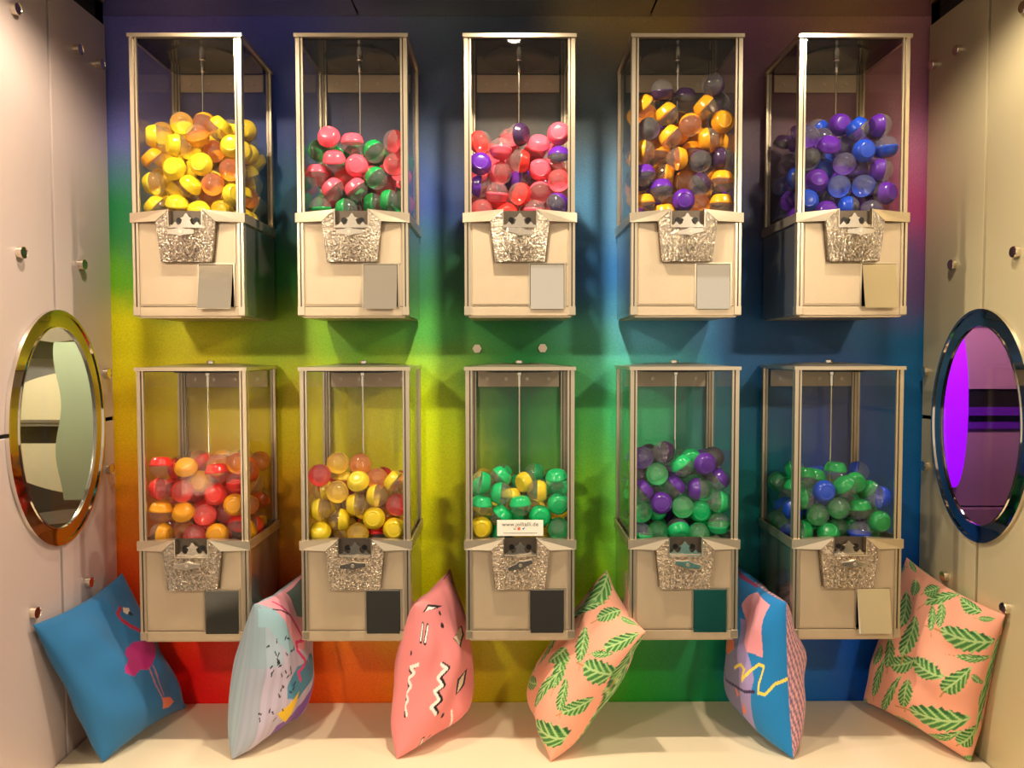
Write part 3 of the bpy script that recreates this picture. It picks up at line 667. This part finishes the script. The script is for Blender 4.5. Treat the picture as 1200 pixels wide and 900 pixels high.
ART = {
 'flamingo': [
  ('S','red',0.022,[(0.616,0.749),(0.566,0.731),(0.566,0.689),(0.589,0.639),(0.626,0.603),(0.662,0.543)]),
  ('P','cream',0.000,[(0.635,0.74),(0.676,0.717),(0.658,0.694),(0.621,0.699),(0.612,0.717)]),
  ('P','black',0.000,[(0.662,0.703),(0.667,0.676),(0.639,0.68),(0.635,0.699)]),
  ('P','magenta',0.000,[(0.479,0.566),(0.548,0.571),(0.731,0.516),(0.644,0.47),(0.543,0.429),(0.489,0.452),(0.425,0.443),(0.379,0.479),(0.388,0.502),(0.438,0.521),(0.438,0.548)]),
  ('S','rose',0.011,[(0.548,0.434),(0.539,0.352),(0.557,0.247)]),
  ('S','rose',0.011,[(0.58,0.434),(0.575,0.352),(0.575,0.274)]),
  ('P','coral',0.000,[(0.553,0.265),(0.553,0.187),(0.607,0.169),(0.662,0.192),(0.635,0.237)]),
 ],
 'pastel': [
  ('P','skyblue',0.000,[(0.105,0.9),(0.306,0.858),(0.374,0.744),(0.438,0.589),(0.361,0.584),(0.201,0.744),(0.078,0.749)]),
  ('P','pink',0.000,[(0.119,1.0),(0.502,1.0),(1.0,1.0),(0.694,0.662),(0.507,0.571),(0.438,0.589),(0.374,0.744),(0.306,0.858)]),
  ('P','slate',0.000,[(0.53,0.941),(0.804,0.945),(0.868,0.822),(0.589,0.708),(0.525,0.735)]),
  ('P','steel',0.000,[(0.438,0.511),(0.689,0.507),(0.758,0.447),(0.575,0.388),(0.484,0.342),(0.352,0.388),(0.352,0.443)]),
  ('P','violet',0.000,[(0.667,0.411),(0.648,0.297),(0.584,0.142),(0.352,0.123),(0.352,0.233),(0.548,0.288)]),
  ('P','peach',0.000,[(0.767,0.525),(0.68,0.374),(0.658,0.311),(0.744,0.438)]),
  ('P','yellow',0.000,[(0.475,0.384),(0.297,0.329),(0.42,0.224)]),
  ('S','hotpink',0.016,[(0.342,0.932),(0.429,0.776),(0.53,0.612),(0.447,0.621),(0.447,0.584),(0.525,0.511),(0.447,0.484),(0.475,0.438)]),
  ('S','black',0.011,[(0.292,0.858),(0.365,0.831),(0.429,0.776)]),
 ],
 'zigzag': [
  ('S','black',0.020,[(0.059,0.562),(0.0,0.548),(0.037,0.525),(0.0,0.498),(0.023,0.47),(0.0,0.438),(0.009,0.411),(0.0,0.388),(0.014,0.347)]),
  ('S','white',0.017,[(0.073,0.566),(0.009,0.553),(0.05,0.53),(0.0,0.502),(0.037,0.475),(0.0,0.443),(0.023,0.416),(0.0,0.393),(0.027,0.352)]),
  ('S','black',0.020,[(0.315,0.543),(0.347,0.521),(0.283,0.493),(0.306,0.457),(0.242,0.443),(0.279,0.397),(0.215,0.379),(0.26,0.338)]),
  ('S','white',0.017,[(0.301,0.543),(0.333,0.521),(0.26,0.493),(0.288,0.457),(0.224,0.443),(0.256,0.402),(0.196,0.379),(0.242,0.338)]),
  ('S','black',0.025,[(0.155,0.763),(0.096,0.671)]),
  ('S','white',0.014,[(0.151,0.758),(0.096,0.676)]),
  ('S','black',0.025,[(0.205,0.749),(0.132,0.662)]),
  ('S','white',0.014,[(0.205,0.744),(0.137,0.667)]),
  ('S','black',0.025,[(0.215,0.205),(0.247,0.105)]),
  ('S','white',0.014,[(0.219,0.196),(0.251,0.105)]),
  ('S','black',0.025,[(0.292,0.183),(0.283,0.114)]),
  ('S','white',0.014,[(0.306,0.169),(0.283,0.119)]),
  ('S','white',0.011,[(0.42,0.297),(0.466,0.137)]),
  ('S','black',0.031,[(0.365,0.717),(0.365,0.717)]),
  ('S','black',0.022,[(0.379,0.795),(0.379,0.785)]),
  ('S','black',0.020,[(0.0,0.616),(0.0,0.612)]),
  ('S','black',0.027,[(0.342,0.297),(0.352,0.292)]),
  ('S','black',0.022,[(0.178,0.078),(0.183,0.078)]),
  ('P','black',0.000,[(0.416,0.639),(0.603,0.648),(0.612,0.598),(0.479,0.58)]),
  ('P','cream',0.000,[(0.429,0.639),(0.589,0.644),(0.584,0.607),(0.466,0.594)]),
  ('P','black',0.000,[(0.438,0.447),(0.603,0.447),(0.534,0.393),(0.438,0.37)]),
  ('P','cream',0.000,[(0.47,0.434),(0.562,0.443),(0.516,0.402),(0.452,0.379)]),
  ('P','black',0.000,[(0.164,0.84),(0.288,0.904),(0.443,0.822),(0.233,0.849)]),
  ('P','white',0.000,[(0.196,0.84),(0.274,0.881),(0.365,0.84),(0.233,0.849)]),
  ('S','black',0.014,[(0.689,1.0),(0.963,0.959)]),
  ('S','black',0.011,[(0.74,0.881),(0.836,0.79)]),
 ],
 'bluemix': [
  ('P','mauve',0.000,[(0.731,0.502),(0.484,0.63),(0.374,0.493),(0.292,0.447),(0.333,0.192),(0.662,0.219)]),
  ('P','lilac',0.000,[(0.498,0.703),(0.457,0.703),(0.333,0.571),(0.269,0.475),(0.338,0.178),(0.457,0.219),(0.388,0.489)]),
  ('P','pink',0.000,[(0.521,0.781),(0.502,0.863),(0.461,0.932),(0.26,0.872),(0.251,0.758),(0.228,0.575),(0.342,0.58),(0.457,0.703)]),
  ('P','magenta2',0.000,[(0.927,0.918),(0.543,1.0),(0.507,0.968),(0.717,0.904)]),
  ('P','coral',0.000,[(0.74,0.521),(0.511,0.589),(0.479,0.557),(0.58,0.502),(0.721,0.479)]),
  ('S','yellow2',0.014,[(0.461,0.475),(0.374,0.516),(0.347,0.502),(0.365,0.447),(0.297,0.511),(0.251,0.543),(0.205,0.539),(0.228,0.461),(0.228,0.425),(0.174,0.429),(0.105,0.479),(0.0,0.502)]),
  ('S','plum',0.014,[(0.717,0.452),(0.626,0.37),(0.347,0.402),(0.26,0.425)]),
  ('P','coral',0.000,[(0.47,0.384),(0.429,0.361),(0.466,0.333)]),
  ('P','coral',0.000,[(0.402,0.333),(0.374,0.292),(0.461,0.224)]),
  ('P','cream',0.000,[(0.205,0.096),(0.041,0.023),(0.087,0.046)]),
  ('P','black',0.000,[(0.0,0.233),(0.0,0.228),(0.0,0.132),(0.0,0.142)]),
 ],
}
LEAVES = {
 'leafmid': [
  (0.073,0.589,-0.14,0.029,-0.029,-0.039),(0.137,0.776,-0.049,0.094,-0.056,-0.016),(0.365,0.612,0.075,0.052,-0.03,0.016),(0.42,0.831,-0.019,0.081,-0.052,-0.01),(0.128,0.233,-0.219,0.072,0.01,-0.062),(0.064,0.42,-0.062,0.056,-0.042,-0.01),(0.228,0.411,0.059,0.049,-0.036,0.01),(0.178,0.648,-0.055,0.029,-0.02,-0.01),(0.0,0.575,0.0,0.039,0.0,-0.01),(0.0,0.406,0.0,0.049,0.0,-0.003),(0.0,0.644,0.0,0.023,0.0,-0.006),(0.0,0.795,0.006,0.056,-0.01,0.006),(0.365,0.466,0.039,0.065,-0.026,0.013),(0.393,0.347,-0.042,0.114,-0.033,0.01),(0.689,0.854,0.121,0.13,-0.081,0.046),(0.0,0.224,0.0,0.033,0.0,-0.042),(0.443,0.498,-0.023,0.046,-0.071,0.013),(0.0,0.402,0.0,0.039,0.0,-0.006)
 ],
 'leafright': [
  (0.201,0.694,-0.159,0.019,-0.01,-0.046),(0.137,0.616,-0.107,0.02,-0.007,-0.014),(0.192,0.502,-0.046,0.061,-0.039,-0.016),(0.247,0.301,-0.163,0.046,0.0,-0.052),(0.361,0.493,-0.089,-0.003,0.016,-0.036),(0.516,0.457,-0.062,0.036,-0.02,-0.026),(0.457,0.712,0.029,0.052,-0.014,0.006),(0.434,0.753,0.036,0.059,-0.016,0.01),(0.53,0.584,0.004,0.084,-0.042,0.01),(0.461,0.329,-0.003,0.069,-0.033,0.013),(0.055,0.26,-0.065,0.056,-0.049,-0.026),(0.237,0.192,-0.111,0.081,0.006,-0.029),(0.297,0.073,-0.061,-0.006,-0.01,-0.004),(0.0,0.635,0.0,0.052,0.0,-0.006),(0.0,0.457,0.0,0.032,-0.016,0.0),(0.324,0.909,-0.075,-0.023,-0.013,-0.059),(0.475,0.877,-0.043,0.101,-0.016,-0.03),(0.653,0.671,0.036,0.071,-0.049,0.016),(0.648,0.808,0.026,0.042,-0.029,0.013),(0.548,0.872,-0.016,0.049,-0.026,-0.029),(0.63,0.466,0.019,0.056,-0.036,0.01),(0.731,0.425,-0.006,0.046,-0.033,0.006),(0.68,0.315,-0.023,0.104,-0.032,0.006),(0.064,0.53,-0.049,-0.01,0.006,-0.01),(0.178,0.849,-0.046,0.019,-0.009,-0.019),(0.575,0.237,-0.065,0.147,-0.026,0.006)
 ],
}

INK = {'red': 'b8203c', 'cream': 'f2dcc0', 'black': '14121c', 'magenta': 'c2247c', 'rose': 'c07888', 'coral': 'ec8060', 'skyblue': '9cc0cc', 'pink': 'f4a0ac',
       'slate': '5c6c64', 'steel': '4c8cac', 'violet': '7c50a0', 'peach': 'f0a078', 'yellow': 'f0c828', 'hotpink': 'e03878', 'white': 'f8ece4', 'mauve': '8078a4',
       'lilac': 'a894cc', 'magenta2': 'a83868', 'yellow2': 'f8dc58', 'plum': '3c2c58'}
def in_poly(U, V, pts):
    r = np.zeros(U.shape, bool); j = len(pts)-1
    for i in range(len(pts)):
        (x0, y0), (x1, y1) = pts[i], pts[j]
        if y0 != y1:
            r ^= ((y0 > V) != (y1 > V)) & (U < (x1-x0)*(V-y0)/(y1-y0)+x0)
        j = i
    return r
def near_line(U, V, pts, w):
    r = np.zeros(U.shape, bool)
    for (x0, y0), (x1, y1) in zip(pts[:-1], pts[1:]):
        dx, dy = x1-x0, y1-y0; L = dx*dx+dy*dy+1e-12
        t = np.clip(((U-x0)*dx+(V-y0)*dy)/L, 0, 1)
        r |= (U-x0-t*dx)**2+(V-y0-t*dy)**2 < (w/2)**2
    return r
def print_leaf(C, U, V, L, rs):
    cx, cy, ax, ay, sx, sy = L
    ax, ay, sx, sy = 1.15*ax, 1.15*ay, 1.2*sx, 1.2*sy
    dt = ax*sy-ay*sx
    if abs(dt) < 1e-5: return
    a = ((U-cx)*sy-(V-cy)*sx)/dt; b = ((V-cy)*ax-(U-cx)*ay)/dt
    q = np.clip((a+1)/2, 0, 1)
    wdt = np.clip(np.sin(np.pi*q**.8), 0, 1)**.7*(1+.10*np.sin(a*23+rs.rand()*6))
    bb = b+.25*a*a-.12
    ins = (np.abs(a) < 1) & (np.abs(bb) < wdt)
    vein = np.sin((a*1.0+np.abs(bb)*.55)*19+rs.rand()*6)
    g = [np.array(lin(x)) for x in ('467c3c', '6aa652', 'b0cc86', '2e6032')]
    C[ins] = g[0]; C[ins & (vein > -.1)] = g[1]; C[ins & (vein > .72)] = g[2]; C[ins & (np.abs(bb) < .10)] = g[2]; C[ins & (bb < -.6*wdt) & (vein < .3)] = g[3]
    stalk = (a < -.95) & (a > -1.45) & (np.abs(b) < .07)
    C[stalk] = lin('c08a4c')
def print_art(kind, U, V, front):
    rs = np.random.RandomState(len(kind))
    C = np.empty(U.shape+(3,))
    if kind == 'flamingo': C[:] = lin('2c6fa2')
    elif kind == 'pastel':
        C[:] = lin('beb4cc')
        if not front: C[:] = lin('a4b4c0')
        st = (np.sin(U*90) > .2); C[st] *= .90
        if front:
            m = (V > .55) & (U < .3); C[m] = C[m]*.3+np.array(lin('9cb8c4'))*.7
            m = U < .16; C[m] = C[m]*.5+np.array(lin('86a0a8'))*.5
    elif kind == 'zigzag': C[:] = lin('f08c8c')
    elif kind == 'bluemix':
        C[:] = lin('1c80c4')
        m = np.zeros(U.shape, bool) if front else (U < .6)
        C[m] = lin('e6a8a8'); C[m & (np.sin((V*1.0+U*1.6)*90) > .1)] = lin('6c5c80')
    else: C[:] = lin('f2a68a')
    if kind in LEAVES:
        if front:
            for L in LEAVES[kind]: print_leaf(C, U, V, L, rs)
            cen = [L[:2] for L in LEAVES[kind]]
            for i in range(400):                # leaves over the rest of the cloth
                u, v = rs.uniform(.05, .95, 2)
                if min((u-a)**2+(v-b)**2 for a, b in cen) > .17**2:
                    an = rs.uniform(0, 6.28); ln = rs.uniform(.07, .11); cen.append((u, v))
                    print_leaf(C, U, V, (u, v, ln*math.cos(an), ln*math.sin(an), -ln*.38*math.sin(an), ln*.38*math.cos(an)), rs)
        else:
            for i in range(16): print_leaf(C, U, V, (rs.rand(), rs.rand(), *(rs.uniform(-.28, .28, 2)), *(rs.uniform(-.1, .1, 2))), rs)
    elif front:
        for t, col, w, pts in ART[kind]:
            m = in_poly(U, V, pts) if t == 'P' else near_line(U, V, pts, w)
            C[m] = lin(INK[col])
        if kind == 'pastel':                    # scattered small dark dashes
            for i in range(34):
                u, v = rs.uniform(.16, .42), rs.uniform(.28, .66); an = rs.uniform(0, 3.1)
                C[near_line(U, V, [(u, v), (u+.022*math.cos(an), v+.016*math.sin(an))], .008)] = lin('1a1820')
    return C
fab = bpy.data.materials.new('printed_cotton'); fab.use_nodes = True
nt = fab.node_tree; pb = nt.nodes['Principled BSDF']; at = nt.nodes.new('ShaderNodeAttribute'); at.attribute_name = 'print'
nt.links.new(at.outputs['Color'], pb.inputs['Base Color']); pb.inputs['Roughness'].default_value = .78; pb.inputs['Sheen Weight'].default_value = .15; pb.inputs['Specular IOR Level'].default_value = .25
tc = nt.nodes.new('ShaderNodeTexCoord'); nz = nt.nodes.new('ShaderNodeTexNoise'); nz.inputs['Scale'].default_value = 420; bp = nt.nodes.new('ShaderNodeBump'); bp.inputs['Strength'].default_value = .12; bp.inputs['Distance'].default_value = .001
nt.links.new(tc.outputs['Object'], nz.inputs['Vector']); nt.links.new(nz.outputs['Fac'], bp.inputs['Height']); nt.links.new(bp.outputs['Normal'], pb.inputs['Normal'])
PLABEL = {'flamingo': 'blue pillow printed with a pink flamingo, leaning on the left wall', 'pastel': 'lilac and pastel patterned pillow with a yellow triangle',
          'zigzag': 'pink pillow printed with black and white zigzags', 'leafmid': 'salmon pillow with green leaves in the middle of the bench',
          'bluemix': 'bright blue pillow with a yellow squiggle and pink patch', 'leafright': 'salmon pillow with green leaves leaning on the right wall'}
VIS = {'flamingo': 1, 'pastel': 1, 'zigzag': 1, 'leafmid': -1, 'bluemix': -1, 'leafright': -1}
for i, (kind, pd) in enumerate(PILLOWS.items()):
    vv, ff, cc = [], [], []; off = 0
    base = np.array(pd[0])
    for side in (1, -1):
        front = side == VIS[kind]; n = 221 if front else 81
        g = np.linspace(0, 1, n); U, V = np.meshgrid(g, g, indexing='ij')
        P = pillow_surface(pd[:4], pd[4], U, V, side, i)-base
        vv.append(P.reshape(-1, 3)); cc.append(print_art(kind, U, V, front).reshape(-1, 3))
        I = np.arange(n*n).reshape(n, n)+off
        q = np.stack([I[:-1, :-1], I[1:, :-1], I[1:, 1:], I[:-1, 1:]], -1).reshape(-1, 4)
        ff.append(q if side > 0 else q[:, ::-1]); off += n*n
    vv = np.concatenate(vv); ff = np.concatenate(ff); cc = np.concatenate(cc)
    me = bpy.data.meshes.new('pillow'); me.vertices.add(len(vv)); me.vertices.foreach_set('co', vv.astype('f').ravel())
    me.loops.add(len(ff)*4); me.loops.foreach_set('vertex_index', ff.astype('i').ravel())
    me.polygons.add(len(ff)); me.polygons.foreach_set('loop_start', np.arange(0, len(ff)*4, 4, dtype='i'))
    me.update(calc_edges=True); me.validate()
    at_ = me.color_attributes.new('print', 'FLOAT_COLOR', 'POINT')
    at_.data.foreach_set('color', np.concatenate([cc, np.ones((len(cc), 1))], 1).astype('f').ravel())
    me.polygons.foreach_set('use_smooth', [True]*len(me.polygons)); me.materials.append(fab)
    o = bpy.data.objects.new('pillow', me); COL.objects.link(o); o.location = base
    tag(o, PLABEL[kind], 'pillow', 'pillows along the bench')

# ------------------------------------------------------------------ furniture behind the camera, mirrored in the glass and flaps
M['white_leather'] = mat('white_leather', 'f4ece0', .4, 0, noise=(6, .03))
ac = empty('armchair', (-2.1, -1.5, 0)); tag(ac, 'white boxy armchair mirrored in the glass of a bottom dispenser', 'armchair')
MB().box(-.30, .30, -.28, .32, .10, .52).build('seat', 'white_leather', ac, bevel=.02)
MB().box(-.40, .40, -.40, -.26, .06, 1.12).build('backrest', 'white_leather', ac, bevel=.02)
for sx in (-1, 1):
    x0, x1 = sorted((sx*.30, sx*.40)); MB().box(x0, x1, -.28, .32, .06, .74).build('armrest', 'white_leather', ac, bevel=.02)
    for y in (-.34, .26): MB().box(sx*.35-.02, sx*.35+.02, y-.02, y+.02, 0, .07).build('leg', 'black', ac)
pf = empty('pouf', (1.0, -.42, 0)); tag(pf, 'teal round pouf mirrored in a chute flap', 'pouf')
M['teal'] = mat('teal_fabric', '14787c', .7, 0, noise=(60, .08))
MB().lathe([(0, .03), (.27, .03), (.30, .06), (.31, .22), (.30, .38), (.26, .42), (0, .43)], 'z', seg=40).build('cushion', 'teal', pf, smooth=40)
MB().cyl(.25, 0, .04, 'z', seg=32).build('foot', 'black', pf)
